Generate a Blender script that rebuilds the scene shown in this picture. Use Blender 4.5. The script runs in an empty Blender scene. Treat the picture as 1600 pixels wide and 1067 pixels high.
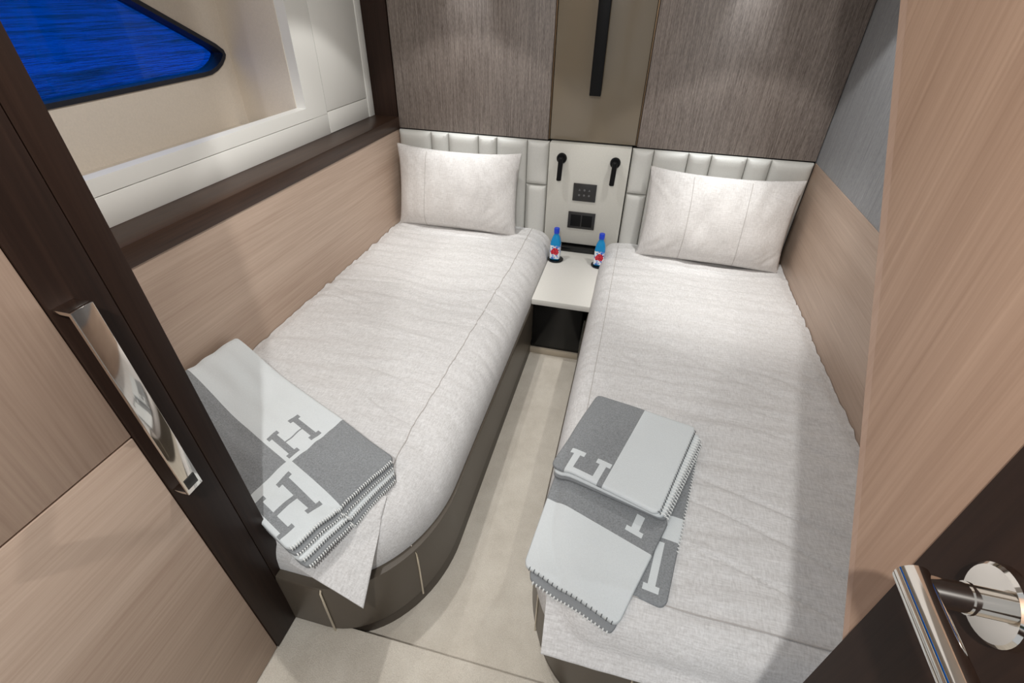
import bpy, bmesh, math, random
from mathutils import Vector, Matrix, noise
random.seed(7)
S = bpy.context.scene
C = S.collection
PI = math.pi

# ------------------------------------------------------------------ camera, world, light, exposure
cam = bpy.data.objects.new('camera', bpy.data.cameras.new('camera')); C.objects.link(cam)
cam.data.sensor_width = 36.0
cam.data.lens = 36.0 * 759.9 / 1600
cam.data.clip_start = 0.01
RX, RY, RZ = (0.97014, 0.15773, -0.18423), (0.24170, -0.56586, 0.78828), (0.02009, -0.80927, -0.58709)
cam.matrix_world = Matrix(((RX[0], -RX[1], -RX[2], 1.2712), (RY[0], -RY[1], -RY[2], -2.6063),
                           (RZ[0], -RZ[1], -RZ[2], 1.525), (0, 0, 0, 1)))
S.camera = cam

W = bpy.data.worlds.new('world'); S.world = W; W.use_nodes = True
W.node_tree.nodes['Background'].inputs[0].default_value = (0.90, 0.95, 1.0, 1)
W.node_tree.nodes['Background'].inputs[1].default_value = 0.65
S.view_settings.view_transform = 'Standard'
S.view_settings.look = 'None'
S.view_settings.gamma = 1
S.view_settings.use_curve_mapping = False
S.view_settings.exposure = -0.18

def lamp(name, kind, loc, energy, col=(1, 1, 1), target=None, **kw):
    d = bpy.data.lights.new(name, kind); d.energy = energy; d.color = col
    for k, v in kw.items(): setattr(d, k, v)
    o = bpy.data.objects.new(name, d); C.objects.link(o); o.location = loc
    if target is not None:
        o.rotation_euler = (Vector(target) - Vector(loc)).to_track_quat('-Z', 'Y').to_euler()
    return o
WARM = (1.0, 0.985, 0.962)
for lx, ly, e1, e2 in ((1.70, -0.68, 26, 72), (0.42, -0.60, 23, 46)):       # ceiling downlights: wide spill with a hot centre
    lamp('downlight_lamp', 'SPOT', (lx, ly, 2.04), e1, WARM, spot_size=math.radians(83), spot_blend=0.10, shadow_soft_size=0.025)
    lamp('downlight_lamp', 'SPOT', (lx, ly, 2.035), e2, WARM, target=(lx, ly + 0.22, 0.4), spot_size=math.radians(46), spot_blend=1.0, shadow_soft_size=0.025)
for lx in (0.41, 1.655):                                             # wall washers grazing the fabric panels
    lamp('wall_washer_lamp', 'SPOT', (lx, -0.10, 2.04), 55.0, (0.93, 0.97, 1.0), target=(lx, -0.02, 1.0), spot_size=math.radians(30), spot_blend=1.0, shadow_soft_size=0.02)
lamp('downlight_lamp', 'SPOT', (0.58, -1.62, 2.04), 40, WARM, target=(-0.05, -1.66, 0.6), spot_size=math.radians(100), spot_blend=0.3, shadow_soft_size=0.025)
lamp('corridor_lamp', 'SPOT', (1.15, -2.95, 2.12), 84, (1, 0.99, 0.97), target=(1.1, -1.75, 0.2), spot_size=math.radians(172), spot_blend=0.3, shadow_soft_size=0.02)
lamp('added_fill_light', 'AREA', (1.05, -1.15, 2.04), 4.5, (1, 0.98, 0.95), shape='RECTANGLE', size=1.5, size_y=1.5)  # soft fill added under the ceiling to lift the whole cabin, no real fixture

# ------------------------------------------------------------------ materials
def new_mat(name):
    m = bpy.data.materials.new(name); m.use_nodes = True
    nt = m.node_tree
    return m, nt, nt.nodes['Principled BSDF']
def lin(r, g, b):
    f = lambda c: (c / 255 / 12.92) if c / 255 <= 0.04045 else ((c / 255 + 0.055) / 1.055) ** 2.4
    return (f(r), f(g), f(b), 1)
def coords(nt, scale=(1, 1, 1), kind='Object', rot=(0, 0, 0)):
    t = nt.nodes.new('ShaderNodeTexCoord'); m = nt.nodes.new('ShaderNodeMapping')
    m.inputs['Scale'].default_value = scale; m.inputs['Rotation'].default_value = rot
    nt.links.new(t.outputs[kind], m.inputs['Vector']); return m.outputs[0]
def noise_n(nt, vec, scale, detail=4, rough=0.55):
    n = nt.nodes.new('ShaderNodeTexNoise'); n.inputs['Scale'].default_value = scale
    n.inputs['Detail'].default_value = detail; n.inputs['Roughness'].default_value = rough
    nt.links.new(vec, n.inputs['Vector']); return n.outputs[0]
def ramp(nt, fac, a, b, p0=0.3, p1=0.7):
    r = nt.nodes.new('ShaderNodeValToRGB')
    r.color_ramp.elements[0].position = p0; r.color_ramp.elements[1].position = p1
    r.color_ramp.elements[0].color = a; r.color_ramp.elements[1].color = b
    nt.links.new(fac, r.inputs[0]); return r.outputs[0]
def math_n(nt, op, a, b=None):
    n = nt.nodes.new('ShaderNodeMath'); n.operation = op
    for i, v in enumerate((a, b)):
        if v is None: continue
        if isinstance(v, (int, float)): n.inputs[i].default_value = v
        else: nt.links.new(v, n.inputs[i])
    return n.outputs[0]
def bump(nt, bsdf, h, strength, dist=0.002):
    b = nt.nodes.new('ShaderNodeBump'); b.inputs['Strength'].default_value = strength
    b.inputs['Distance'].default_value = dist
    nt.links.new(h, b.inputs['Height']); nt.links.new(b.outputs[0], bsdf.inputs['Normal'])
def plain(name, col, rough=0.5, metal=0.0, spec=0.5, nscale=0, nstr=0.1):
    m, nt, b = new_mat(name)
    b.inputs['Base Color'].default_value = col; b.inputs['Roughness'].default_value = rough
    b.inputs['Metallic'].default_value = metal; b.inputs['Specular IOR Level'].default_value = spec
    if nscale:
        v = coords(nt); h = noise_n(nt, v, nscale, 3); bump(nt, b, h, nstr)
        c2 = tuple(x * 0.93 for x in col[:3]) + (1,)
        nt.links.new(ramp(nt, h, c2, col), b.inputs['Base Color'])
    return m
def wood(name, ca, cb, axis, rough=0.45, fine=150, spec=0.4):
    m, nt, b = new_mat(name); b.inputs['Specular IOR Level'].default_value = spec
    s1 = [fine] * 3; s1[axis] = 3.0
    s2 = [14] * 3; s2[axis] = 0.9
    n1 = noise_n(nt, coords(nt, s1), 1.0, 5, 0.6); n2 = noise_n(nt, coords(nt, s2), 1.0, 4, 0.6)
    f = math_n(nt, 'ADD', math_n(nt, 'MULTIPLY', n1, 0.5), math_n(nt, 'MULTIPLY', n2, 0.5))
    nt.links.new(ramp(nt, f, ca, cb, 0.34, 0.66), b.inputs['Base Color'])
    b.inputs['Roughness'].default_value = rough
    bump(nt, b, n1, 0.12, 0.0008)
    return m
def weave(name, ca, cb, sa, sb, rough=0.9, bstr=0.35, sheen=0.0, dist=0.001):
    m, nt, b = new_mat(name)
    n1 = noise_n(nt, coords(nt, sa), 1.0, 3, 0.6); n2 = noise_n(nt, coords(nt, sb), 1.0, 3, 0.6)
    f = math_n(nt, 'ADD', math_n(nt, 'MULTIPLY', n1, 0.5), math_n(nt, 'MULTIPLY', n2, 0.5))
    nt.links.new(ramp(nt, f, ca, cb, 0.35, 0.65), b.inputs['Base Color'])
    b.inputs['Roughness'].default_value = rough
    b.inputs['Sheen Weight'].default_value = sheen
    bump(nt, b, f, bstr, dist)
    return m, nt, b

M = {}
M['oak_h'] = wood('oak_horizontal', lin(174, 150, 132), lin(200, 178, 160), 1)
M['oak_door'] = wood('oak_door_vertical', lin(164, 138, 120), lin(190, 165, 146), 2)
M['oak_v'] = wood('oak_vertical', lin(152, 124, 104), lin(180, 152, 131), 2)
M['oak_lip'] = wood('oak_lipping', lin(168, 140, 122), lin(182, 156, 138), 2)
M['walnut'] = wood('dark_walnut', lin(40, 26, 18), lin(70, 48, 35), 1, 0.38)
M['walnut_v'] = wood('dark_walnut_vertical', lin(32, 20, 15), lin(50, 34, 26), 2, 0.5, 150, 0.22)
M['linen'] = weave('linen_bedspread', lin(190, 188, 186), lin(220, 219, 218), (34, 300, 300), (260, 50, 260), 0.92, 0.45, 0.05, 0.0015)[0]
M['linen_pillow'] = weave('linen_pillow', lin(196, 192, 188), lin(222, 219, 216), (34, 300, 300), (300, 50, 50), 0.92, 0.45, 0.05, 0.0015)[0]
M['seam'] = plain('seam_thread', lin(176, 171, 167), 0.9)
ANI = 0.25
def fabric(name, ca, cb, aniso=True):
    m, nt, b = weave(name, ca, cb, (260, 260, 7), (520, 520, 60), 0.5, 0.25, 0.0, 0.0006)
    b.inputs['Specular IOR Level'].default_value = 0.45
    b.inputs['Roughness'].default_value = 0.5
    if not aniso: return m
    tg = nt.nodes.new('ShaderNodeTangent'); tg.direction_type = 'UV_MAP'; tg.uv_map = 'UVMap'
    b.inputs['Anisotropic'].default_value = 0.75; b.inputs['Anisotropic Rotation'].default_value = ANI
    nt.links.new(tg.outputs[0], b.inputs['Tangent'])
    return m
M['fabric'] = fabric('woven_taupe_wall_fabric', lin(88, 78, 72), lin(150, 139, 131))
M['fabric_grey'] = fabric('woven_grey_wall_fabric', lin(124, 126, 129), lin(166, 168, 171), False)
M['cream'] = plain('cream_leather', lin(206, 205, 199), 0.5, nscale=220, nstr=0.12)
M['console'] = plain('cream_console_leather', lin(204, 202, 193), 0.55, nscale=260, nstr=0.1)
M['top_leather'] = plain('white_nightstand_leather', lin(226, 224, 217), 0.5, nscale=260, nstr=0.08)
M['plinth'] = plain('beige_plinth', lin(176, 164, 146), 0.6)
M['taupe'] = plain('taupe_leather', lin(84, 76, 66), 0.36, nscale=300, nstr=0.06)
M['kick'] = plain('toe_kick_leather', lin(76, 68, 59), 0.45)
M['white'] = plain('white_lacquer', lin(230, 229, 223), 0.42)
M['liner'] = plain('beige_hull_liner', lin(216, 206, 192), 0.65, nscale=160, nstr=0.05)
M['black'] = plain('black_gloss', (0.006, 0.006, 0.006, 1), 0.16, 0, 0.35)
M['blackm'] = plain('black_matt', (0.004, 0.004, 0.0045, 1), 0.5, 0, 0.18)
M['plate'] = plain('anthracite_plate', (0.022, 0.021, 0.02, 1), 0.4)
M['icon'] = plain('grey_icon', (0.12, 0.12, 0.12, 1), 0.5)
M['chrome'] = plain('polished_nickel', (0.78, 0.74, 0.69, 1), 0.07, 1.0)
M['strip'] = plain('champagne_trim', (0.72, 0.68, 0.6, 1), 0.25, 1.0)
M['bronze'] = plain('bronze_mirror', (0.195, 0.16, 0.115, 1), 0.16, 0.0, 0.5)
M['gold'] = plain('bronze_edge', (0.16, 0.105, 0.06, 1), 0.35, 0.8)
M['gap'] = plain('shadow_gap', (0.01, 0.01, 0.01, 1), 0.8)
M['rubber'] = plain('black_rubber', (0.006, 0.008, 0.016, 1), 0.45)
M['ceiling'] = plain('ceiling_white', lin(215, 214, 210), 0.7)
def carpet():
    m, nt, b = new_mat('cream_carpet')
    v = coords(nt)
    a = noise_n(nt, v, 420, 3, 0.7); l = noise_n(nt, v, 9, 3, 0.6)
    f = math_n(nt, 'ADD', math_n(nt, 'MULTIPLY', a, 0.6), math_n(nt, 'MULTIPLY', l, 0.4))
    nt.links.new(ramp(nt, f, lin(198, 189, 175), lin(228, 221, 208), 0.35, 0.65), b.inputs['Base Color'])
    b.inputs['Roughness'].default_value = 1.0
    bump(nt, b, a, 0.7, 0.004); return m
M['carpet'] = carpet()
LIGHT, DARK = lin(211, 216, 217), lin(136, 139, 141)
M['wool_light'] = plain('pale_wool', LIGHT, 0.95, nscale=500, nstr=0.3)
M['wool_dark'] = plain('grey_wool', DARK, 0.95, nscale=500, nstr=0.3)
M['stitch'] = plain('pale_stitch', lin(222, 224, 222), 0.95)
M['stitch_dark'] = plain('grey_stitch', lin(96, 99, 100), 0.95)

# letter H in node maths: rows of boxes (cu, cv, half_u, half_v) in the cloth's own metres
def h_boxes(uc, vc, w, h, along_u=True, thick=0.022, bar=0.018):
    # uprights run along u when along_u, the crossbar across
    B = []
    for s in (-1, 1):
        B.append((0, s * w / 2, h / 2, thick / 2))
        for t in (-1, 1): B.append((t * h / 2, s * w / 2, 0.008, thick))
    B.append((0, 0, bar / 2, w / 2))
    return [((uc + a, vc + b, c, d) if along_u else (uc + b, vc + a, d, c)) for a, b, c, d in B]
def wool(name, dark_boxes, light_boxes=(), base='light', marks_on_light=(), marks_on_dark=()):
    m, nt, b = new_mat(name)
    uv = nt.nodes.new('ShaderNodeTexCoord').outputs['UV']
    # slight knit waviness of pattern borders
    sep = nt.nodes.new('ShaderNodeSeparateXYZ'); nt.links.new(uv, sep.inputs[0])
    U, V = sep.outputs[0], sep.outputs[1]
    def box(cu, cv, hu, hv):
        a = math_n(nt, 'LESS_THAN', math_n(nt, 'ABSOLUTE', math_n(nt, 'SUBTRACT', U, cu)), hu)
        c = math_n(nt, 'LESS_THAN', math_n(nt, 'ABSOLUTE', math_n(nt, 'SUBTRACT', V, cv)), hv)
        return math_n(nt, 'MULTIPLY', a, c)
    def union(bs):
        r = None
        for q in bs:
            k = box(*q); r = k if r is None else math_n(nt, 'MAXIMUM', r, k)
        return r
    d = union(dark_boxes)
    if marks_on_light: d = math_n(nt, 'MAXIMUM', d, union(marks_on_light))
    if marks_on_dark: d = math_n(nt, 'MULTIPLY', d, math_n(nt, 'SUBTRACT', 1.0, union(marks_on_dark)))
    nz = noise_n(nt, coords(nt), 260, 4, 0.75)
    mix = nt.nodes.new('ShaderNodeMix'); mix.data_type = 'RGBA'
    nt.links.new(d, mix.inputs[0])
    nt.links.new(ramp(nt, nz, tuple(x * 0.93 for x in LIGHT[:3]) + (1,), LIGHT), mix.inputs[6])
    nt.links.new(ramp(nt, nz, tuple(x * 0.66 for x in DARK[:3]) + (1,), tuple(x * 1.25 for x in DARK[:3]) + (1,)), mix.inputs[7])
    nt.links.new(mix.outputs[2], b.inputs['Base Color'])
    b.inputs['Roughness'].default_value = 0.95
    bump(nt, b, nz, 0.4, 0.002)
    return m

# ------------------------------------------------------------------ object helpers
def tag(o, label, cat, group=None, kind=None):
    if label: o['label'] = label
    if cat: o['category'] = cat
    if group: o['group'] = group
    if kind: o['kind'] = kind
    return o
def thing(name, loc, label, cat, group=None):
    o = bpy.data.objects.new(name, None); C.objects.link(o); o.location = loc
    o.empty_display_size = 0.05
    return tag(o, label, cat, group)
def root_of(o):
    while o.parent: o = o.parent
    return o
def link(name, bm, mat, parent=None, org=None, smooth=True, angle=35):
    """bm is in world coordinates; a child is stored relative to its root's origin"""
    o3 = root_of(parent).location if parent else Vector(org or (0, 0, 0))
    bmesh.ops.translate(bm, verts=bm.verts, vec=-Vector(o3))
    bmesh.ops.recalc_face_normals(bm, faces=bm.faces)
    me = bpy.data.meshes.new(name); bm.to_mesh(me); bm.free()
    me.materials.append(M[mat] if isinstance(mat, str) else mat)
    if smooth:
        me.shade_smooth()
        me.set_sharp_from_angle(angle=math.radians(angle))
    o = bpy.data.objects.new(name, me); C.objects.link(o)
    if parent: o.parent = parent
    else: o.location = o3
    return o
def add_box(bm, x0, x1, y0, y1, z0, z1, bev=0.0, seg=2):
    t = bmesh.new()
    bmesh.ops.create_cube(t, size=1)
    for v in t.verts:
        v.co = Vector(((x0 + x1) / 2 + v.co.x * (x1 - x0), (y0 + y1) / 2 + v.co.y * (y1 - y0), (z0 + z1) / 2 + v.co.z * (z1 - z0)))
    if bev: bmesh.ops.bevel(t, geom=t.edges[:], offset=bev, segments=seg, profile=0.5, affect='EDGES')
    merge(bm, t)
def merge(bm, t):
    me = bpy.data.meshes.new('tmp'); t.to_mesh(me); t.free(); bm.from_mesh(me); bpy.data.meshes.remove(me)
def box(name, x0, x1, y0, y1, z0, z1, mat, parent=None, bev=0.0, org=None, seg=2):
    bm = bmesh.new(); add_box(bm, x0, x1, y0, y1, z0, z1, bev, seg)
    if parent is None and org is None: org = ((x0 + x1) / 2, (y0 + y1) / 2, z0)
    return link(name, bm, mat, parent, org)
def add_tube(bm, path, r, n=10, caps=True):
    path = [Vector(p) for p in path]; rings = []
    up = None
    for i, p in enumerate(path):
        d = (path[min(i + 1, len(path) - 1)] - path[max(i - 1, 0)]).normalized()
        if up is None: up = d.orthogonal().normalized()
        up = (up - d * up.dot(d)).normalized(); s = d.cross(up)
        rr = r[i] if isinstance(r, (list, tuple)) else r
        rings.append([bm.verts.new(p + (up * math.cos(a) + s * math.sin(a)) * rr) for a in [2 * PI * k / n for k in range(n)]])
    for a, b in zip(rings, rings[1:]):
        for k in range(n): bm.faces.new((a[k], a[(k + 1) % n], b[(k + 1) % n], b[k]))
    if caps: bm.faces.new(rings[0][::-1]); bm.faces.new(rings[-1])
def add_lathe(bm, prof, c, n=28, axis='z'):
    rings = []
    for r, h in prof:
        R = []
        for k in range(n):
            a = 2 * PI * k / n; x, y = r * math.cos(a), r * math.sin(a)
            R.append(bm.verts.new(Vector(c) + (Vector((x, y, h)) if axis == 'z' else Vector((x, h, y)) if axis == 'y' else Vector((h, x, y)))))
        rings.append(R)
    for a, b in zip(rings, rings[1:]):
        for k in range(n): bm.faces.new((a[k], a[(k + 1) % n], b[(k + 1) % n], b[k]))
    bm.faces.new(rings[0][::-1]); bm.faces.new(rings[-1])
def add_prism(bm, poly, lo, hi, axis=2, bev=0.0, seg=2):
    """poly of 2D points in the two other axes, extruded along axis"""
    t = bmesh.new()
    def P(p, h):
        q = list(p); q.insert(axis, h); return Vector(q)
    a = [t.verts.new(P(p, lo)) for p in poly]; b = [t.verts.new(P(p, hi)) for p in poly]
    n = len(poly)
    for k in range(n): t.faces.new((a[k], a[(k + 1) % n], b[(k + 1) % n], b[k]))
    t.faces.new(a[::-1]); t.faces.new(b)
    bmesh.ops.recalc_face_normals(t, faces=t.faces)
    if bev:
        bmesh.ops.bevel(t, geom=[e for e in t.edges if e.verts[0] in b and e.verts[1] in b] if False else
                        [e for f in t.faces if len(f.verts) == n and n > 4 for e in f.edges] or t.edges[:], offset=bev, segments=seg, profile=0.5, affect='EDGES')
    merge(bm, t)
def prism(name, poly, lo, hi, mat, parent=None, axis=2, bev=0.0, org=None):
    bm = bmesh.new(); add_prism(bm, poly, lo, hi, axis, bev)
    return link(name, bm, mat, parent, org)
def add_plate(bm, outer, hole, x0, x1):
    """plate in the y-z plane with one hole, between x0 and x1"""
    for x in (x0, x1):
        vs = []
        for loop in (outer, hole):
            L = [bm.verts.new((x, p[0], p[1])) for p in loop]
            es = [bm.edges.new((L[k], L[(k + 1) % len(L)])) for k in range(len(L))]
            vs.append((L, es))
        bmesh.ops.triangle_fill(bm, use_beauty=True, use_dissolve=False, edges=vs[0][1] + vs[1][1])
        if x == x0: first = vs
        else:
            for (La, _), (Lb, _) in zip(first, vs):
                n = len(La)
                for k in range(n): bm.faces.new((La[k], La[(k + 1) % n], Lb[(k + 1) % n], Lb[k]))
def grid_mesh(bm, f, nu, nv, uvf=None):
    uvl = bm.loops.layers.uv.verify() if uvf else None
    V = [[bm.verts.new(f(i / nu, j / nv)) for j in range(nv + 1)] for i in range(nu + 1)]
    for i in range(nu):
        for j in range(nv):
            q = ((i, j), (i + 1, j), (i + 1, j + 1), (i, j + 1))
            fc = bm.faces.new([V[a][b] for a, b in q])
            if uvf:
                for l, (a, b) in zip(fc.loops, q): l[uvl].uv = uvf(a / nu, b / nv)
    return V
def struct(o):
    o['kind'] = 'structure'; return o
def smooth(t): t = max(0, min(1, t)); return t * t * (3 - 2 * t)

# ------------------------------------------------------------------ the room shell
struct(box('floor', -0.05, 2.15, -2.15, 0.03, -0.06, 0.0, 'carpet'))
bm = bmesh.new(); add_box(bm, -0.3, 2.4, -3.6, -2.094, -0.05, 0.07, 0.006)
struct(link('floor', bm, 'carpet'))
struct(box('wall_back', -0.7, 2.25, 0.032, 0.10, 0, 2.06, 'gap'))
struct(box('ceiling', -0.7, 2.25, -2.14, 0.05, 2.06, 2.1, 'ceiling'))
struct(box('wall_left', -0.05, 0.0, -2.12, 0.0, 0.0, 0.893, 'oak_h'))
struct(box('wall_right', 2.1, 2.15, -2.14, 0.03, 0.893, 2.06, 'fabric_grey'))
struct(box('wall_right', 2.096, 2.15, -2.14, 0.0, 0.0, 0.893, 'oak_h', bev=0.002))
struct(box('wall_front', -0.7, 0.50, -2.20, -2.135, 0.07, 2.06, 'oak_v'))
# dark ledge under the window and the dark return at its end
struct(box('trim_1', -0.14, 0.004, -2.12, 0.03, 0.893, 0.954, 'walnut', bev=0.002))
struct(box('trim_2', -0.136, -0.001, -0.004, 0.03, 0.954, 2.06, 'walnut_v'))
# white window surround with a deep recess
WX = -0.135
def rr(y0, y1, z0, z1): return [(y0, z0), (y1, z0), (y1, z1), (y0, z1)]
win = struct(thing('window_1', (WX, -1.2, 0.954), None, None))
bm = bmesh.new(); add_plate(bm, rr(-2.12, -0.447, 1.042, 2.06), rr(-2.0, -0.60, 1.088, 1.95), WX - 0.045, WX)
link('surround', bm, 'white', win)
box('lower_panel', WX - 0.045, WX, -2.12, -0.447, 0.954, 1.0395, 'white', win, 0.0012)
box('lower_panel', WX - 0.045, WX - 0.002, -0.56, -0.447, 1.03, 1.05, 'white', win)
HX = -0.5
GL = [(-1.95, 1.185), (-1.44, 1.195), (-0.72, 1.206), (-0.675, 1.209), (-0.635, 1.22), (-0.60, 1.237), (-0.575, 1.258), (-0.566, 1.272), (-0.572, 1.29), (-0.607, 1.315), (-0.907, 1.467), (-1.15, 1.59), (-1.95, 1.62)]
def inset(poly, d):
    n = len(poly); out = []
    for k in range(n):
        a, b, c = (Vector(poly[(k + s) % n]) for s in (-1, 0, 1))
        e1, e2 = (b - a).normalized(), (c - b).normalized()
        n1, n2 = Vector((-e1.y, e1.x)), Vector((-e2.y, e2.x))
        m = (n1 + n2).normalized(); out.append(tuple(b + m * d / max(0.5, m.dot(n1))))
    return out
bm = bmesh.new(); add_plate(bm, rr(-2.1, -0.44, 0.95, 2.05), GL, HX - 0.06, HX)
link('hull_liner', bm, 'liner', win)
bm = bmesh.new()   # side cheek of the recess: a slim splay and the flat cheek
add_prism(bm, [(WX - 0.045, -0.602), (WX - 0.045, -0.585), (HX, -0.44), (HX, -0.535), (-0.365, -0.583), (-0.325, -0.602)], 0.96, 2.05, 2)
link('recess_cheek', bm, 'liner', win)
bm = bmesh.new(); add_prism(bm, [(WX - 0.046, 1.03), (WX - 0.046, 0.96), (HX, 0.955), (HX, 1.0)], -2.1, -0.6, 1)
link('recess_bottom', bm, 'liner', win)
bm = bmesh.new(); add_plate(bm, GL, inset(GL, 0.016), HX - 0.055, HX + 0.006)
link('gasket', bm, 'rubber', win)
m, nt, b = new_mat('blue_tinted_glass')
nt.nodes.remove(b); out = nt.nodes['Material Output']
tr = nt.nodes.new('ShaderNodeBsdfTransparent'); tr.inputs[0].default_value = (0.04, 0.48, 1.0, 1)
gl = nt.nodes.new('ShaderNodeBsdfGlossy'); gl.inputs['Roughness'].default_value = 0.02
mx = nt.nodes.new('ShaderNodeMixShader'); mx.inputs[0].default_value = 0.03
nt.links.new(tr.outputs[0], mx.inputs[1]); nt.links.new(gl.outputs[0], mx.inputs[2]); nt.links.new(mx.outputs[0], out.inputs[0])
M['glass'] = m
bm = bmesh.new(); add_prism(bm, inset(GL, 0.014), HX - 0.045, HX - 0.037, 0)
link('glass', bm, 'glass', win)
# hull outside the recess keeps daylight out of the cabin
struct(box('wall_left', -0.66, HX - 0.06, -2.2, -0.3, 0.0, 1.15, 'white'))
# white locker beside the window
lk = thing('locker', (WX, -0.25, 0.954), 'white flush locker front between the window surround and the dark corner return', 'locker')
box('door', WX - 0.04, WX, -0.443, -0.066, 1.049, 2.04, 'white', lk, 0.0015)
box('lower_panel', WX - 0.04, WX, -0.443, -0.066, 0.955, 1.046, 'white', lk, 0.0015)
box('side_strip', WX - 0.04, WX + 0.003, -0.062, -0.006, 0.955, 2.04, 'white', lk, 0.0015)
box('backing', WX - 0.06, WX - 0.042, -0.45, -0.004, 0.955, 2.04, 'gap', lk)

# water beyond the hull
def water():
    m, nt, b = new_mat('rippled_water')
    h = noise_n(nt, coords(nt, (0.9, 0.35, 1), rot=(0, 0, 0.35)), 1.6, 4, 0.6)
    h2 = noise_n(nt, coords(nt, (1.6, 0.35, 1), rot=(0, 0, 0.35)), 6.0, 3, 0.6)
    f = math_n(nt, 'ADD', math_n(nt, 'MULTIPLY', h, 0.7), math_n(nt, 'MULTIPLY', h2, 0.3))
    nt.links.new(ramp(nt, f, (0.008, 0.05, 0.17, 1), (0.06, 0.30, 0.85, 1), 0.41, 0.54), b.inputs['Base Color'])  # ramp paints dark and bright ripple reflections into the base colour
    b.inputs['Roughness'].default_value = 0.12
    bump(nt, b, f, 1.0, 0.35); return m
M['water'] = water()
bm = bmesh.new(); add_box(bm, -31.5, -0.7, -60, 70, 0.72, 0.80)
o = link('water', bm, 'water'); tag(o, 'blue rippled water outside the window', 'water', kind='stuff')

def bank():
    bm = bmesh.new()
    def f(u, v):
        y = -60 + 125 * u; h = 3.0 + 2.0 * nz0(y * 0.12) + 1.6 * nz0(y * 0.5 + 9)
        d = 2.2 * math.sin(PI * v)
        return Vector((-34 + 1.4 * nz0(y * 0.4 + v * 7) + 2.0 * (v - 0.5) - d * 0, y, 0.78 + h * v + 0.5 * nz0(y * 1.1 + v * 20)))
    A = grid_mesh(bm, f, 160, 14)
    B = [[bm.verts.new(v.co + Vector((-3, 0, 0))) for v in r] for r in A]
    for i in range(160):
        for j in range(14): bm.faces.new((B[i][j], B[i][j + 1], B[i + 1][j + 1], B[i + 1][j]))
        bm.faces.new((A[i][14], A[i + 1][14], B[i + 1][14], B[i][14]))
    o = link('tree_bank', bm, 'leaves'); return tag(o, 'green wooded shore beyond the water outside the window', 'trees', kind='stuff')
def nz0(t): return noise.noise(Vector((t, 3.1, 7.7)))
M['leaves'] = plain('shore_leaves', (0.035, 0.075, 0.025, 1), 0.9, nscale=1.2, nstr=1.0)
bank()

# ------------------------------------------------------------------ back wall: fabric panels, bronze mirror, bar
def panel(name, x0, x1, label):
    t = box(name, x0, x1, 0.0, 0.028, 0.8985, 2.055, 'fabric', None, 0.003, (x0, 0.014, 0.8985))
    uvl = t.data.uv_layers.new(name='UVMap')
    for l in t.data.loops:
        co = t.data.vertices[l.vertex_index].co; uvl.data[l.index].uv = (co.x, co.z)
    return tag(t, label, 'wall panel', 'taupe fabric panels on the back wall')
panel('fabric_wall_panel', 0.003, 0.826, 'taupe woven fabric wall panel above the left headboard')
panel('fabric_wall_panel', 1.276, 2.097, 'taupe woven fabric wall panel above the right headboard')
t = thing('mirror_panel', (1.05, 0.01, 0.902), 'tall bronze tinted mirror strip between the two fabric wall panels', 'mirror')
box('mirror_glass', 0.836, 1.266, 0.004, 0.018, 0.904, 2.05, 'bronze', t, 0.0015)
box('edge_strip', 0.8285, 0.8335, 0.001, 0.018, 0.904, 2.05, 'gold', t)
box('edge_strip', 1.2685, 1.2735, 0.001, 0.018, 0.904, 2.05, 'gold', t)
bm = bmesh.new(); add_box(bm, 1.018, 1.072, -0.052, -0.030, 1.122, 2.045, 0.004)
t = thing('wall_bar', (1.045, 0, 1.122), 'black vertical bar mounted in front of the bronze mirror strip', 'bar')
link('bar', bm, 'blackm', t)
for z in (1.3, 1.9): box('mount', 1.033, 1.057, -0.031, 0.0045, z, z + 0.03, 'blackm', t)

# ------------------------------------------------------------------ headboards in padded channels
def cushion(bm, x0, x1, z0, z1, y_back, depth, r=0.014):
    nu, nv = 14, 22
    def edge(t, L): # t in 0..1 -> non uniform
        return 0.5 - 0.5 * math.cos(PI * t)
    def f(u, v):
        uu, vv = edge(u, 0), edge(v, 0)
        x = x0 + (x1 - x0) * uu; z = z0 + (z1 - z0) * vv
        d = min(x - x0, x1 - x, (z - z0) * 1.2, (z1 - z) * 1.2)
        k = max(0, min(1, d / (r * 2.2))); k = math.sqrt(max(0, 1 - (1 - k) ** 2))
        crown = (1 - (2 * uu - 1) ** 2) * 0.006
        return Vector((x, y_back - depth * (0.35 + 0.65 * k) - crown * k, z))
    V = grid_mesh(bm, f, nu, nv)
    border = [V[i][0] for i in range(nu + 1)] + [V[nu][j] for j in range(1, nv + 1)] + [V[i][nv] for i in range(nu - 1, -1, -1)] + [V[0][j] for j in range(nv - 1, 0, -1)]
    B = [bm.verts.new((v.co.x, y_back, v.co.z)) for v in border]; n = len(B)
    for k in range(n): bm.faces.new((border[k], border[(k + 1) % n], B[(k + 1) % n], B[k]))
    bm.faces.new(B)
def headboard(xs, split, label):
    t = thing('headboard', ((xs[0] + xs[-1]) / 2, 0.03, 0.36), label, 'headboard', 'padded headboards on the back wall')
    box('backing', xs[0], xs[-1], 0.0, 0.03, 0.36, 0.893, 'gap', t)
    for k, (a, b) in enumerate(zip(xs, xs[1:])):
        for z0, z1 in (((0.36, 0.671), (0.673, 0.894)) if k == split else ((0.36, 0.894),)):
            bm = bmesh.new(); cushion(bm, a + 0.0008, b - 0.0008, z0, z1, 0.0, 0.034); link('channel', bm, 'cream', t)
headboard([0.006, 0.190, 0.289, 0.456, 0.557, 0.722, 0.838], 5, 'cream leather channelled headboard above the left bed')
headboard([1.258, 1.362, 1.527, 1.634, 1.796, 1.905, 2.09], 0, 'cream leather channelled headboard above the right bed')
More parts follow.
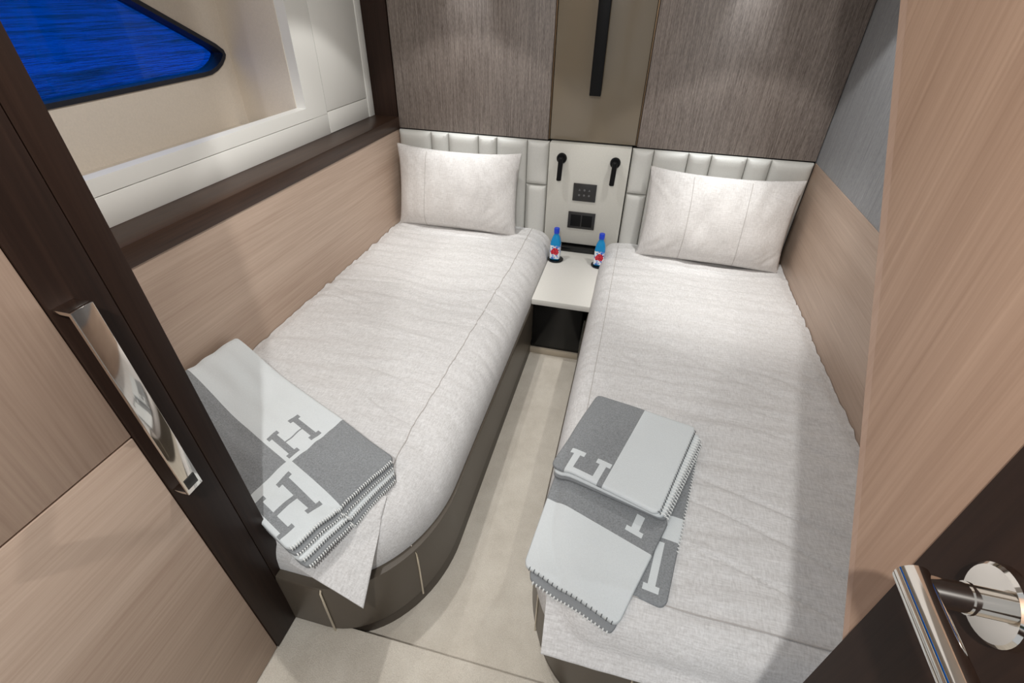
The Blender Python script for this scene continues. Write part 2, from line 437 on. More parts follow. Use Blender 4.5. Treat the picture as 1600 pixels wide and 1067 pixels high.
t = thing('console_panel', (1.048, 0.03, 0.345), 'flat cream leather panel between the headboards carrying lights and switches', 'wall panel')
box('panel', 0.842, 1.254, -0.034, 0.03, 0.362, 0.896, 'console', t, 0.004)
# reading lights
def reading_light(x, label):
    t = thing('reading_light', (x, -0.034, 0.824), label, 'reading light', 'black reading lights on the console')
    bm = bmesh.new(); add_lathe(bm, [(0.0, -0.0335), (0.026, -0.0335), (0.026, -0.044), (0.022, -0.05), (0.0, -0.05)], (x, 0, 0.824), 28, 'y'); link('rosette', bm, 'blackm', t)
    bm = bmesh.new(); add_tube(bm, [(x, -0.048, 0.824), (x, -0.062, 0.824)], 0.014, 16); link('pivot', bm, 'blackm', t)
    bm = bmesh.new(); add_tube(bm, [(x, -0.068, 0.836), (x, -0.068, 0.83), (x - 0.003, -0.071, 0.722), (x - 0.003, -0.071, 0.720)], [0.008, 0.0125, 0.0125, 0.011], 18); link('stem', bm, 'blackm', t)
reading_light(0.910, 'black reading light above the left bottle, beside the left bed')
reading_light(1.183, 'black reading light above the right bottle, beside the right bed')
# switch plates
t = thing('switch_plate', (1.044, -0.034, 0.61), 'black control plate with two rows of keys, upper of the two plates', 'switch')
pl = box('plate', 0.984, 1.106, -0.041, -0.0335, 0.611, 0.704, 'plate', t, 0.002)
for i in range(3):
    for j in range(2):
        cx, cz = 1.018 + i * 0.026, 0.672 - j * 0.028
        bm = bmesh.new()
        if (i, j) in ((0, 0), (2, 0)): add_prism(bm, [(cx - 0.006, cz - 0.005), (cx + 0.006, cz - 0.005), (cx, cz + 0.006)], -0.0425, -0.0405, 1)
        else: add_lathe(bm, [(0, -0.0425), (0.0055, -0.0425), (0.0055, -0.0405), (0, -0.0405)], (cx, 0, cz), 14, 'y')
        link('key', bm, 'icon', pl)
t = thing('socket_plate', (1.043, -0.034, 0.456), 'plain black socket plate, lower of the two plates', 'socket')
box('plate', 0.970, 1.117, -0.041, -0.0335, 0.456, 0.549, 'plate', t, 0.002)
box('cover', 0.985, 1.04, -0.0425, -0.0405, 0.47, 0.535, 'blackm', t, 0.001)
box('cover', 1.046, 1.102, -0.0425, -0.0405, 0.47, 0.535, 'blackm', t, 0.001)

# ------------------------------------------------------------------ nightstand
t = thing('nightstand', (1.03, -0.3, 0.0), 'low nightstand with cream top and glossy black body between the beds', 'nightstand')
box('top', 0.902, 1.222, -0.64, -0.075, 0.300, 0.330, 'top_leather', t, 0.003)
box('body', 0.905, 1.15, -0.615, -0.01, 0.035, 0.299, 'black', t, 0.002)
box('plinth', 0.903, 1.15, -0.625, -0.02, 0.0, 0.034, 'plinth', t, 0.002)
box('back_ledge', 0.846, 1.25, -0.074, -0.004, 0.28, 0.352, 'black', t, 0.003)
# coasters and bottles
CO = []
for x, y, lab in ((0.940, -0.198, 'round black coaster under the left water bottle'), (1.178, -0.203, 'round black coaster under the right water bottle')):
    bm = bmesh.new(); add_lathe(bm, [(0, 0.330), (0.041, 0.330), (0.043, 0.333), (0.043, 0.336), (0.038, 0.337), (0, 0.3365)], (x, y, 0), 40)
    tag(link('coaster', bm, 'black', None, (x, y, 0.33)), lab, 'coaster', 'black coasters')
def bottle_mats():
    m, nt, b = new_mat('blue_bottle_plastic')
    b.inputs['Base Color'].default_value = (0.02, 0.36, 0.75, 1); b.inputs['Roughness'].default_value = 0.12
    b.inputs['Transmission Weight'].default_value = 0.35; b.inputs['IOR'].default_value = 1.3; M['pet'] = m
    M['cap'] = plain('blue_cap', lin(10, 60, 200), 0.35)
    m, nt, b = new_mat('flower_label')
    sep = nt.nodes.new('ShaderNodeSeparateXYZ'); nt.links.new(coords(nt), sep.inputs[0])
    X, Z = sep.outputs[0], sep.outputs[2]
    # one large red flower low on the front, pale blue and white leaves around it
    dx = math_n(nt, 'SUBTRACT', X, 0.002); dz = math_n(nt, 'SUBTRACT', Z, 0.052)
    r = math_n(nt, 'SQRT', math_n(nt, 'ADD', math_n(nt, 'MULTIPLY', dx, dx), math_n(nt, 'MULTIPLY', dz, dz)))
    nz = noise_n(nt, coords(nt), 70, 2, 0.5)
    rad = math_n(nt, 'ADD', 0.010, math_n(nt, 'MULTIPLY', nz, 0.022))
    fl = math_n(nt, 'LESS_THAN', r, rad)
    n2 = noise_n(nt, coords(nt, (1, 1, 0.6)), 75, 3, 0.6)
    bg = ramp(nt, n2, lin(40, 110, 205), lin(236, 238, 240), 0.42, 0.52)
    red = ramp(nt, noise_n(nt, coords(nt), 160, 2), lin(150, 10, 40), lin(226, 40, 62), 0.35, 0.6)
    mix = nt.nodes.new('ShaderNodeMix'); mix.data_type = 'RGBA'
    nt.links.new(fl, mix.inputs[0]); nt.links.new(bg, mix.inputs[6]); nt.links.new(red, mix.inputs[7])
    nt.links.new(mix.outputs[2], b.inputs['Base Color']); b.inputs['Roughness'].default_value = 0.3
    M['label'] = m
bottle_mats()
def sq_ring(bm, hw, z, c, n=32, p=4.0):
    R = []
    for k in range(n):
        a = 2 * PI * k / n; ca, sa = math.cos(a), math.sin(a)
        q = (abs(ca) ** p + abs(sa) ** p) ** (-1 / p)
        R.append(bm.verts.new((c[0] + hw * q * ca, c[1] + hw * q * sa, c[2] + z)))
    return R
def sq_loft(bm, prof, c, n=32):
    rings = [sq_ring(bm, w, z, c, n, p) for w, z, p in prof]
    for a, b in zip(rings, rings[1:]):
        for k in range(n): bm.faces.new((a[k], a[(k + 1) % n], b[(k + 1) % n], b[k]))
    bm.faces.new(rings[0][::-1]); bm.faces.new(rings[-1])
def bottle(x, y, lab):
    c = (x, y, 0.337)
    t = thing('water_bottle', c, lab, 'bottle', 'water bottles on the nightstand')
    bm = bmesh.new(); sq_loft(bm, [(0.021, 0, 5), (0.026, 0.004, 5), (0.027, 0.012, 6), (0.027, 0.088, 6), (0.026, 0.100, 5), (0.022, 0.118, 4), (0.016, 0.132, 2.6), (0.0125, 0.139, 2), (0.0125, 0.150, 2)], c); bd = link('body', bm, 'pet', t)
    bm = bmesh.new(); sq_loft(bm, [(0.0275, 0.010, 6), (0.0275, 0.085, 6)], c); link('label', bm, 'label', bd)
    bm = bmesh.new(); sq_loft(bm, [(0.0140, 0.147, 2), (0.0146, 0.149, 2), (0.0146, 0.172, 2), (0.0132, 0.175, 2)], c); link('cap', bm, 'cap', t)
bottle(0.936, -0.196, 'small blue water bottle with red flower label, nearer the left bed')
bottle(1.174, -0.202, 'small blue water bottle with red flower label, nearer the right bed')

# ------------------------------------------------------------------ beds
def nz(x, y, z=0.0): return noise.noise(Vector((x, y, z)))
class Bed:
    def __init__(s, wall, edge, foot, wx, wy, top, rim, rx, ry):
        s.wall, s.edge, s.foot, s.wx, s.wy, s.top, s.rim, s.rx, s.ry = wall, edge, foot, wx, wy, top, rim, rx, ry
        s.sg = 1 if edge > wall else -1
    def h(s, x, y, wrinkle=True):
        dx = max(0, 1 - (s.edge - x) * s.sg / s.rx); dy = max(0, 1 - (y - s.foot) / s.ry)
        rho = math.hypot(dx, dy)
        k = (dx * dx * s.rx / s.wx + dy * dy * s.ry / s.wy) / (rho * rho) if rho > 1e-6 else 1
        t = (1 - rho) * k if rho > 1e-6 else 1
        t = max(0, min(1, t))
        z = s.rim + (s.top - s.rim) * (1 - (1 - t) ** 2.3) ** (1 / 2.3)
        z -= 0.012 * smooth(1 - abs(x - s.wall) / 0.05)              # tucked in along the panel
        z -= 0.02 * smooth(1 - abs(y) / 0.06)
        z += 0.008 * math.sin(PI * max(0, min(1, (x - s.wall) / (s.edge - s.wall))))
        if wrinkle:
            k = 0.35 + 0.65 * t
            w = nz(x * 2.0 + 3 * s.sg, y * 20 + 2.2 * nz(x * 2, y * 2)) * 0.0085
            w += nz(x * 4, y * 40 + 2.0 * nz(x * 3, y * 3), 4) * 0.0036
            w += nz(x * 4 + 9, y * 3, 8) * 0.006
            c = nz(x * 1.5 + 5 * s.sg, y * 7 + 2 * x, 2)
            w -= 0.009 * max(0, 1 - abs(c) * 13) * smooth(0.5 + nz(x * 3, y * 2, 6))
            if t < 1:                                                # gathers running down the side
                w += (1 - t) * nz(x * 5, (y + 0.6 * (x - s.edge) * s.sg) * 24, 11) * 0.014 * min(1, t * 6)
            z += w * k
        return max(z, 0.2955)
    def map(s, u, v):
        y = -0.008 + (s.foot + 0.008) * v
        b = (y - s.foot) / s.ry
        am = 1 - math.sqrt(max(0, 1 - max(0, 1 - b) ** 2))
        e = s.edge - s.sg * am * s.rx
        return s.wall + (e - s.wall) * u, y
LB = Bed(0.003, 0.900, -2.090, 0.155, 0.17, 0.428, 0.295, 0.265, 0.365)
RB = Bed(2.094, 1.179, -2.098, 0.075, 0.10, 0.402, 0.297, 0.17, 0.26)
def bedspread(B, label, nu=120, nv=300):
    bm = bmesh.new()
    fu = lambda u: 1 - (1 - u) ** 1.6
    fv = lambda v: 1 - (1 - v) ** 1.15
    def f(u, v):
        x, y = B.map(fu(u), fv(v)); return Vector((x, y, B.h(x, y)))
    V = grid_mesh(bm, f, nu, nv)
    border = [V[i][0] for i in range(nu + 1)] + [V[nu][j] for j in range(1, nv + 1)] + [V[i][nv] for i in range(nu - 1, -1, -1)] + [V[0][j] for j in range(nv - 1, 0, -1)]
    D = [bm.verts.new((v.co.x, v.co.y, 0.293)) for v in border]; n = len(D)
    for k in range(n): bm.faces.new((border[k], border[(k + 1) % n], D[(k + 1) % n], D[k]))
    bm.faces.new(D)
    o = link('bedspread', bm, 'linen', None, ((B.wall + B.edge) / 2, -1.05, 0.293), angle=70)
    return tag(o, label, 'bedspread', 'pale linen bedspreads')
def seam(parent, B, pts, r=0.0016, off=0.0005):
    bm = bmesh.new(); P = []
    for (xa, ya), (xb, yb) in zip(pts, pts[1:]):
        n = max(2, int(math.hypot(xb - xa, yb - ya) / 0.012))
        for k in range(n):
            x, y = xa + (xb - xa) * k / n, ya + (yb - ya) * k / n; P.append((x, y, B.h(x, y) + off))
    add_tube(bm, P, r, 6); return link('seam', bm, 'seam', parent)
bl = bedspread(LB, 'pale linen bedspread covering the left bed')
br = bedspread(RB, 'pale linen bedspread covering the right bed')
seam(bl, LB, [(0.775, -0.05), (0.77, -0.6), (0.757, -1.2), (0.742, -1.65), (0.75, -1.85)])
seam(br, RB, [(1.262, -0.10), (1.258, -0.8), (1.25, -1.5), (1.255, -1.99)], 0.0012)
# sheet corner hanging over the foot of each bed
def patch(name, B, parent, P00, P10, P01, P11, nu=40, nv=40, th=0.004, lift=0.006, amp=0.004, mat='linen', rip=18):
    P00, P10, P01, P11 = map(Vector, (P00, P10, P01, P11)); bm = bmesh.new()
    def f(u, v, dz=0):
        p = P00.lerp(P10, u).lerp(P01.lerp(P11, u), v)
        p.z = max(p.z + amp * nz(p.x * rip, p.y * 6, 3), B.h(p.x, p.y) + lift if p.y > B.foot else -1) + dz; return p
    A = grid_mesh(bm, lambda u, v: f(u, v), nu, nv); Bv = grid_mesh(bm, lambda u, v: f(u, v, -th), nu, nv)
    def bd(V): return [V[i][0] for i in range(nu + 1)] + [V[nu][j] for j in range(1, nv + 1)] + [V[i][nv] for i in range(nu - 1, -1, -1)] + [V[0][j] for j in range(nv - 1, 0, -1)]
    a, b = bd(A), bd(Bv); n = len(a)
    for k in range(n): bm.faces.new((a[k], a[(k + 1) % n], b[(k + 1) % n], b[k]))
    return link(name, bm, mat, parent, angle=70)
patch('corner_flap', LB, bl, (0.60, -1.93, 0.43), (0.775, -1.90, 0.425), (0.642, -2.130, 0.430), (0.812, -2.136, 0.320))
patch('foot_drape', RB, br, (1.232, -2.0, 0.40), (2.085, -2.0, 0.40), (1.243, -2.128, 0.325), (2.085, -2.128, 0.305), nu=90)
seam(br, RB, [(1.225, -1.995), (1.6, -2.003), (2.07, -2.006)], 0.0014, 0.008)

def rounded_outline(x_wall, x_edge, y_head, y_foot, rx, ry, n=18):
    sg = 1 if x_edge > x_wall else -1
    P = [(x_wall, y_head), (x_edge, y_head)]
    cx, cy = x_edge - sg * rx, y_foot + ry
    for k in range(n + 1):
        a = PI / 2 * k / n; P.append((cx + sg * rx * math.cos(a), cy - ry * math.sin(a)))
    P.append((x_wall, y_foot)); return P
def bed_base(wall, edge, foot, label, y_head, strips, rx, ry):
    t = thing('bed_base', ((wall + edge) / 2, -1.05, 0), label, 'bed', 'leather covered bed bases')
    sg = 1 if edge > wall else -1
    bm = bmesh.new(); t2 = bmesh.new(); P = rounded_outline(wall, edge, y_head, foot, rx, ry)
    a = [t2.verts.new((*p, 0.078)) for p in P]; b = [t2.verts.new((*p, 0.292)) for p in P]; n = len(P)
    for k in range(n): t2.faces.new((a[k], a[(k + 1) % n], b[(k + 1) % n], b[k]))
    t2.faces.new(a[::-1]); ft = t2.faces.new(b)
    bmesh.ops.bevel(t2, geom=ft.edges[:], offset=0.014, segments=4, profile=0.5, affect='EDGES')
    merge(bm, t2); link('frame', bm, 'taupe', t, angle=50)
    prism('toe_kick', rounded_outline(wall, edge - sg * 0.004, y_head, foot + 0.020, rx, ry), 0.0, 0.0745, 'kick', t)
    cx, cy = edge - sg * rx, foot + ry
    for q in strips:                                    # angle round the corner, or x along the foot
        if q < 0: px, py, nx, ny = -q, foot, 0, -1
        else:
            px, py = cx + sg * rx * math.cos(q), cy - ry * math.sin(q)
            nx, ny = sg * math.cos(q) / rx, -math.sin(q) / ry; L = math.hypot(nx, ny); nx, ny = nx / L, ny / L
        bm = bmesh.new()
        add_tube(bm, [(px + nx * 0.0005, py + ny * 0.0005, 0.06), (px + nx * 0.001, py + ny * 0.001, 0.15), (px + nx * 0.001, py + ny * 0.001, 0.274), (px - nx * 0.006, py - ny * 0.006, 0.287), (px - nx * 0.02, py - ny * 0.02, 0.290)], 0.0032, 8)
        link('trim_strip', bm, 'strip', t)
    return t
bed_base(0.0, 0.908, -2.112, 'taupe leather base of the left bed with rounded foot corner', -0.08, (0.585, -0.672), 0.26, 0.36)
bed_base(2.096, 1.174, -2.112, 'taupe leather base of the right bed, mostly under its bedspread', -0.08, (0.585, -1.452), 0.22, 0.32)

# pillows
def pillow(cx, base_y, base_z, w, h, thick, tilt, yaw, label, seams=(), seed=0, droop=0.0):
    t = thing('pillow', (cx, base_y, base_z), label, 'pillow', 'linen pillows')
    R = Matrix.Rotation(yaw, 3, 'Z') @ Matrix.Rotation(-tilt, 3, 'X')   # leans back
    def surf(u, v, side, off=0.0):
        a, b = 2 * u - 1, 2 * v - 1
        ax, bx = abs(a), abs(b)
        X = w / 2 * a * (1 - 0.045 * (1 - bx ** 2.2)); Z = h / 2 * b * (1 - 0.10 * (1 - ax ** 2.4) * (1 if b > 0 else 0.35))
        prof = (max(0, 1 - ax ** 3.2) ** 0.62) * (max(0, 1 - bx ** 2.6) ** 0.62)
        sag = 1.0 - 0.28 * b
        T = thick / 2 * prof * sag
        wr = nz(X * 9 + seed, Z * 7, 1) * 0.010 + nz(X * 24 + seed, Z * 10, 5) * 0.004
        wr += 0.010 * nz((X * 0.9 + abs(Z)) * 26 + seed, 3, 2) * smooth(ax * 1.3 - 0.3) * smooth(bx * 1.5 - 0.2)
        wr += 0.016 * nz(X * 16 + seed, Z * 2.5, 7) * smooth((b - 0.15) * 1.6)      # gathers under the top edge
        T += wr * min(1, prof * 1.6)
        y = -side * T - (off if side > 0 else 0)
        z = h / 2 + Z
        return Vector((cx, base_y, base_z)) + R @ Vector((X, y, z + droop * a * h))
    def rm(t): return 0.5 - 0.5 * math.cos(PI * (0.12 + 0.76 * t)) if 0 else t
    bm = bmesh.new(); n1, n2 = 72, 52
    F = grid_mesh(bm, lambda u, v: surf(u, v, 1), n1, n2); B = grid_mesh(bm, lambda u, v: surf(u, v, -1), n1, n2)
    bmesh.ops.remove_doubles(bm, verts=bm.verts, dist=0.0004)
    link('cover', bm, 'linen_pillow', t, angle=80)
    for s in seams:
        bm = bmesh.new(); add_tube(bm, [surf(s, 0.03 + 0.94 * k / 40, 1, 0.0002) for k in range(41)], 0.0014, 6); link('seam', bm, 'seam', t)
    return t
pillow(0.367, -0.172, 0.422, 0.685, 0.43, 0.17, math.radians(10), math.radians(0), 'linen pillow leaning on the left headboard', (0.26,), 2.0)
pillow(1.704, -0.176, 0.402, 0.698, 0.445, 0.17, math.radians(10), math.radians(-2), 'linen pillow leaning on the right headboard', (0.30, 0.68), 7.0)

# ------------------------------------------------------------------ throw blankets
def cloth(name, parent, S, th, mat, uvsize, nu=60, nv=60, r=0.006, org=None):
    """S(u,v) gives the underside point; a soft slab th thick with rounded rims"""
    bm = bmesh.new(); Lu, Lv = uvsize
    def e(t): return t
    def f(u, v):
        p = S(u, v); d = min(u * Lu, (1 - u) * Lu, v * Lv, (1 - v) * Lv)
        k = max(0, min(1, d / r)); k = math.sqrt(max(0, 1 - (1 - k) ** 2))
        return p + Vector((0, 0, th * (0.5 + 0.5 * k)))
    def g(u, v):
        p = S(u, v); d = min(u * Lu, (1 - u) * Lu, v * Lv, (1 - v) * Lv)
        k = max(0, min(1, d / r)); k = math.sqrt(max(0, 1 - (1 - k) ** 2))
        return p + Vector((0, 0, th * (0.5 - 0.5 * k)))
    rc = 0.022                                                    # soft cloth corners
    S0 = S
    def S(u, v):
        a = (rc - min(u, 1 - u) * Lu) / rc; b = (rc - min(v, 1 - v) * Lv) / rc
        if a > 0 and b > 0:
            a2, b2 = a * math.sqrt(1 - b * b / 2), b * math.sqrt(1 - a * a / 2)
            du, dv = rc * (a - a2) / Lu, rc * (b - b2) / Lv
            u += du if u < 0.5 else -du; v += dv if v < 0.5 else -dv
        return S0(u, v)
    # dense rows near the rims
    def rim(t, L):
        q = r / L; n = 0.08
        return t / n * q if t < n else 1 - (1 - t) / n * q if t > 1 - n else q + (t - n) / (1 - 2 * n) * (1 - 2 * q)
    uvf = lambda u, v: (rim(u, Lu) * Lu, rim(v, Lv) * Lv)
    A = grid_mesh(bm, lambda u, v: f(rim(u, Lu), rim(v, Lv)), nu, nv, uvf)
    B = grid_mesh(bm, lambda u, v: g(rim(u, Lu), rim(v, Lv)), nu, nv, uvf)
    bmesh.ops.remove_doubles(bm, verts=bm.verts, dist=0.0002)
    return link(name, bm, mat, parent, org, angle=75)
def stitches(parent, path, inward, length, mat, step=0.0105, r=0.0017, drop=0.006, name='whip_stitching'):
    """short yarn bars across a cloth edge: path = edge points, inward = unit vector on the cloth"""
    bm = bmesh.new(); P = [Vector(p) for p in path]; acc = 0.0
    iv = Vector(inward).normalized()
    for a, b in zip(P, P[1:]):
        L = (b - a).length; d = (b - a).normalized(); s = step - acc
        while s <= L:
            p = a + d * s
            add_tube(bm, [p - iv * 0.0015 - Vector((0, 0, drop)), p - iv * 0.001, p + iv * 0.003 + Vector((0, 0, 0.0012)), p + iv * length + Vector((0, 0, 0.001))], r, 5)
            s += step
        acc = L - (s - step)
    return link(name, bm, mat, parent)

# left throw: a thick folded strip across the foot of the left bed, checker of four fields with two letters
A_, B_, C_, D_ = Vector((0.022, -1.495)), Vector((0.772, -1.822)), Vector((0.650, -2.128)), Vector((0.012, -1.850))
LL, LW = 0.815, 0.335
def left_pt(u, v, fan=0.0):
    return A_.lerp(B_ + Vector((0.012, -0.02)) * fan, u).lerp(D_.lerp(C_ + Vector((0.042, -0.010)) * fan, u), v)
def left_surf(z0, fan=0.0):
    def S(u, v):
        p = left_pt(u, v, fan)
        base = max(LB.h(p.x, p.y, False), 0.425 if p.y < -2.0 else 0)
        lift = 0.075 * (1 - smooth(u / 0.42)) * (0.55 + 0.45 * v)     # rides up against the panel
        roll = 0.006 * nz(u * 5, v * 7, 3) + 0.004 * nz(u * 2 + v * 9, u * 3, 9)
        return Vector((p.x, p.y, base + z0 + lift + roll * (1 if z0 > 0.03 else 0.4)))
    return S
u0, v0 = 0.72 * LL, 0.57 * LW
fr = 0.0055
darkL = [((u0 - fr) / 2, (v0 + fr + LW + 0.02) / 2 , (u0 - fr) / 2, (LW + 0.02 - v0 - fr) / 2), ((u0 + fr + LL + 0.02) / 2, (v0 - fr - 0.02) / 2, (LL + 0.02 - u0 - fr) / 2, (v0 - fr + 0.02) / 2)]
marksL = h_boxes(0.635 * LL, 0.385 * LW, 0.076, 0.105, True, 0.018, 0.005) + h_boxes(0.850 * LL, 0.81 * LW, 0.080, 0.14, True, 0.021, 0.018)
tl = thing('throw_blanket', (0.4, -1.8, 0.43), 'folded grey and white checked throw with two H letters on the left bed', 'blanket')
M['wool_left'] = wool('checked_wool_left', darkL, marks_on_light=marksL)
eL = (A_ - B_).normalized(); iv = (eL.x, eL.y, 0)
def rim_path(Sf, th, us, vs, n=40): return [Sf(us[0] + (us[1] - us[0]) * k / n, vs[0] + (vs[1] - vs[0]) * k / n) + Vector((0, 0, th)) for k in range(n + 1)]
for z0, fan, mt, st, th in ((0.004, 1.0, 'wool_dark', 'stitch', 0.013), (0.018, 0.62, 'wool_light', 'stitch', 0.013), (0.032, 0.30, 'wool_dark', 'stitch', 0.012), (0.045, 0.0, 'wool_left', 'stitch', 0.017)):
    Sf = left_surf(z0, fan)
    c = cloth('top_layer' if th > 0.015 else 'under_layer', tl, Sf, th, mt, (LL, LW), 110 if th > 0.015 else 40, 70 if th > 0.015 else 40, 0.012 if th > 0.015 else 0.006)
    stitches(c, rim_path(Sf, th - 0.004, (1, 1), (0.03, 0.98)), iv, 0.009, st, 0.0062, 0.0016)

# right throw: a lower square and an upper square over a folded under layer
tr_ = thing('throw_blanket', (1.38, -1.75, 0.41), 'grey and white stitched throw folded in offset squares on the right bed', 'blanket')
def quad_surf(P, z0, amp=0.003, sag=0.0):
    P = [Vector(p) for p in P]   # u: P0->P1, v: P0->P3
    def S(u, v):
        p = P[0].lerp(P[1], u).lerp(P[3].lerp(P[2], u), v)
        base = max(RB.h(max(p.x, 1.215), max(p.y, -2.0), False), 0.392) - 0.35 * max(0, -2.0 - p.y) - 0.12 * max(0, 1.215 - p.x)
        return Vector((p.x, p.y, base + z0 + amp * nz(p.x * 9, p.y * 9, z0 * 100) - sag * v * v))
    return S
def qlen(P): return ((Vector(P[1]) - Vector(P[0])).length, (Vector(P[3]) - Vector(P[0])).length)
# under layer
PU = [(1.330, -1.43), (1.606, -1.452), (1.497, -2.012), (1.26, -1.97)]
LU = qlen(PU)
M['wool_under'] = wool('checked_wool_under', [(LU[0] / 2, LU[1] * 0.86, LU[0], LU[1] * 0.16), (LU[0] / 2, LU[1] * 0.30, LU[0], LU[1] * 0.32)][:1] + [(LU[0] / 2, LU[1] * 0.24, LU[0], LU[1] * 0.33)],
                       marks_on_dark=[(LU[0] * 0.83, LU[1] * 0.835, 0.010, 0.062), (LU[0] * 0.83, LU[1] * 0.945, 0.021, 0.008)])
su = quad_surf(PU, 0.004, 0.001)
l_su = cloth('under_layer', tr_, su, 0.013, 'wool_under', LU, 60, 80)
stitches(l_su, rim_path(su, 0.010, (1, 1), (0.02, 0.74)), (-1, 0.1, 0), 0.014, 'stitch', 0.0105)
# lower square
PLo = [(1.2, -1.66), (1.505, -1.79), (1.397, -2.071), (1.168, -1.99)]
LLo = qlen(PLo)
b0 = 0.40
M['wool_lower'] = wool('checked_wool_lower', [(LLo[0] / 2, LLo[1] * b0 / 2, LLo[0], LLo[1] * b0 / 2)],
                       marks_on_dark=[(LLo[0] * 0.80, LLo[1] * 0.21, 0.011, 0.03), (LLo[0] * 0.80, LLo[1] * 0.29, 0.024, 0.008)])
s1 = quad_surf(PLo, 0.019, 0.001)
PLo2 = [(1.2, -1.66), (1.49, -1.79), (1.388, -2.084), (1.185, -2.012)]
s1b = quad_surf(PLo2, 0.008, 0.001)
l_c1b = cloth('lower_fold', tr_, s1b, 0.011, 'wool_dark', qlen(PLo2), 50, 50)
l_c1 = cloth('lower_fold', tr_, s1, 0.014, 'wool_lower', LLo, 70, 70)
stitches(l_c1, rim_path(s1, 0.012, (0.02, 0.98), (1, 1)), (0.35, 0.94, 0), 0.016, 'stitch_dark', 0.0125, 0.0012)
stitches(l_c1b, rim_path(s1b, 0.008, (0.02, 0.98), (1, 1)), (0.35, 0.94, 0), 0.012, 'stitch', 0.0095, 0.002)
# upper square
PUp = [(1.276, -1.405), (1.578, -1.480), (1.470, -1.815), (1.179, -1.713)]
LUp = qlen(PUp)
hx = 0.5
M['wool_upper'] = wool('checked_wool_upper', [(LUp[0] * hx / 2, LUp[1] / 2, LUp[0] * hx / 2, LUp[1])],
                       marks_on_dark=[(LUp[0] * 0.17, LUp[1] * 0.90, 0.0095, LUp[1] * 0.115), (LUp[0] * 0.42, LUp[1] * 0.90, 0.0095, LUp[1] * 0.115),
                                      (LUp[0] * 0.295, LUp[1] * 0.985, LUp[0] * 0.125, 0.011), (LUp[0] * 0.17, LUp[1] * 0.785, 0.021, 0.008), (LUp[0] * 0.42, LUp[1] * 0.785, 0.021, 0.008)])
PUp2 = [(1.28, -1.415), (1.594, -1.497), (1.484, -1.812), (1.186, -1.720)]
PUp3 = [(1.28, -1.42), (1.600, -1.505), (1.493, -1.808), (1.186, -1.722)]
s2, s2b, s2c = quad_surf(PUp, 0.060, 0.002), quad_surf(PUp2, 0.047, 0.001), quad_surf(PUp3, 0.034, 0.001)
l2c = cloth('upper_fold', tr_, s2c, 0.013, 'wool_dark', qlen(PUp3), 40, 40)
l2b = cloth('upper_fold', tr_, s2b, 0.013, 'wool_light', qlen(PUp2), 40, 40)
l2 = cloth('upper_fold', tr_, s2, 0.015, 'wool_upper', LUp, 80, 80, 0.009)
for lay, s_, mt, rr_ in ((l2, s2, 'stitch_dark', 0.0012), (l2b, s2b, 'stitch', 0.002), (l2c, s2c, 'stitch', 0.002)):
    stitches(lay, rim_path(s_, 0.011, (1, 1), (0.02, 0.98)), (-0.94, 0.3, 0), 0.014, mt, 0.0105, rr_)

# ------------------------------------------------------------------ left door: dark stile, oak panels, flat pull
DX = 0.545
d1 = struct(thing('door_1', (DX - 0.02, -2.45, 0.07), None, None))
def yz(pts): return pts
lean = 0.036 / 1.15
def yl(y, z): return y - lean * (z - 0.6)     # the leaf stands a touch out of plumb
def slab(name, ys0, ys1, z0, z1, x0, x1, mat, parent, bev=0.0015):
    return prism(name, [(yl(ys0, z0), z0), (yl(ys1, z0), z0), (yl(ys1, z1), z1), (yl(ys0, z1), z1)], x0, x1, mat, parent, 0, bev)
slab('stile', -2.206, -2.124, 0.074, 2.05, DX - 0.04, DX + 0.003, 'walnut_v', d1)
slab('upper_panel', -3.2, -2.2075, 0.919, 2.05, DX - 0.04, DX, 'oak_door', d1)
slab('lower_panel', -3.2, -2.2075, 0.074, 0.915, DX - 0.04, DX, 'oak_h', d1)
hd = slab('handle', -2.203, -2.170, 0.765, 1.166, DX + 0.030, DX + 0.036, 'chrome', d1, 0.001)
slab('end_post', -2.203, -2.170, 1.160, 1.166, DX + 0.003, DX + 0.031, 'chrome', hd, 0.0008)
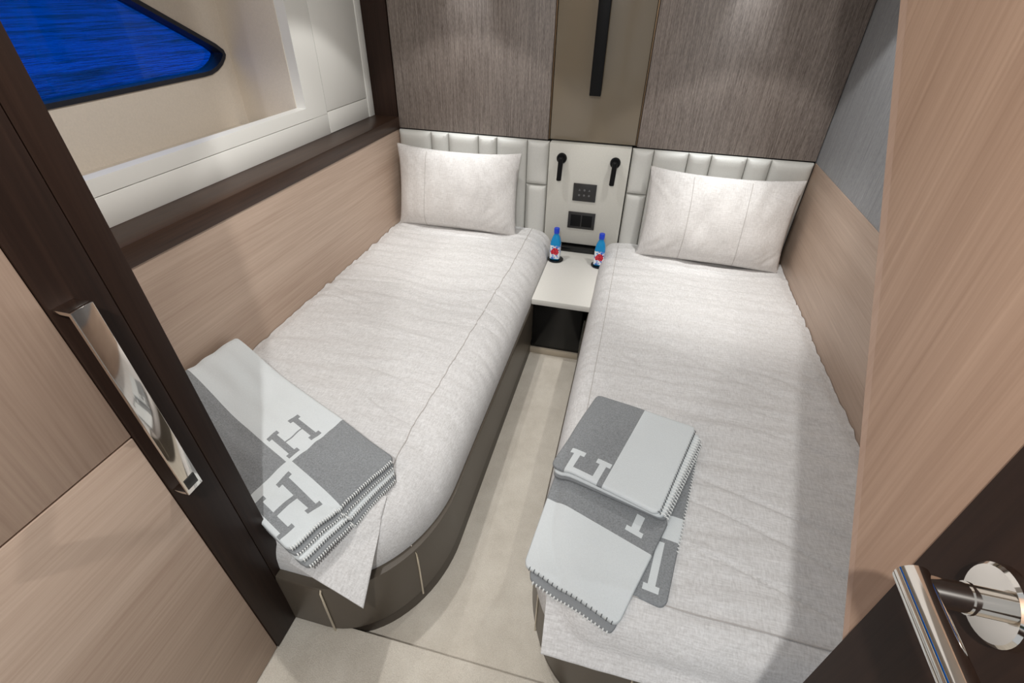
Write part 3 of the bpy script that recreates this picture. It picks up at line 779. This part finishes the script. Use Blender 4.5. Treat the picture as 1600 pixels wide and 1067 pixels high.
slab('end_post', -2.203, -2.170, 0.765, 0.771, DX + 0.003, DX + 0.031, 'chrome', hd, 0.0008)
slab('dark_end_plate', -2.199, -2.176, 0.776, 0.800, DX + 0.0355, DX + 0.0368, 'plate', hd, 0.0004)  # small dark rectangle near the lower end of the pull
# dark jamb on the left of the doorway
struct(slab('trim_3', -2.122, -2.076, 0.07, 2.06, DX - 0.06, DX + 0.002, 'walnut_v', None))

# ------------------------------------------------------------------ right door: oak leaf with a raked edge, dark stile, lever
RXD = 1.55
d2 = struct(thing('door_2', (RXD + 0.02, -2.5, 0.07), None, None))
YS = -2.312
prism('panel', [(YS, 1.016), (-1.842, 1.508), (-1.45, 1.918), (-1.45, 2.05), (YS, 2.05)], RXD, RXD + 0.036, 'oak_v', d2, 0)
prism('edge_lipping', [(YS, 1.002), (YS, 1.0158), (-1.8422, 1.508), (-1.4502, 1.918), (-1.43, 1.918), (-1.822, 1.506)], RXD, RXD + 0.036, 'oak_lip', d2, 0)
prism('stile', [(-3.0, 0.075), (YS - 0.0015, 0.075), (YS - 0.0015, 2.05), (-3.0, 2.05)], RXD - 0.002, RXD + 0.038, 'walnut_v', d2, 0)
ry, rz = -2.379, 1.209
lv = bmesh.new(); add_lathe(lv, [(0, RXD - 0.0022), (0.026, RXD - 0.0022), (0.026, RXD - 0.008), (0.024, RXD - 0.010), (0, RXD - 0.010)], (0, ry, rz), 40, 'x')
hnd = link('lever_handle', lv, 'chrome', d2)
bm = bmesh.new(); add_tube(bm, [(RXD - 0.009, ry, rz), (RXD - 0.052, ry, rz)], 0.0095, 24); link('neck', bm, 'chrome', hnd)
bm = bmesh.new(); add_tube(bm, [(RXD - 0.022, ry, rz), (RXD - 0.024, ry, rz)], 0.0105, 24); link('collar', bm, 'chrome', hnd)
bm = bmesh.new(); add_tube(bm, [(RXD - 0.052, ry + 0.0105, rz), (RXD - 0.052, ry + 0.009, rz), (RXD - 0.052, ry - 0.12, rz), (RXD - 0.052, ry - 0.122, rz)], [0.0085, 0.0105, 0.0105, 0.009], 24); link('grip', bm, 'chrome', hnd)
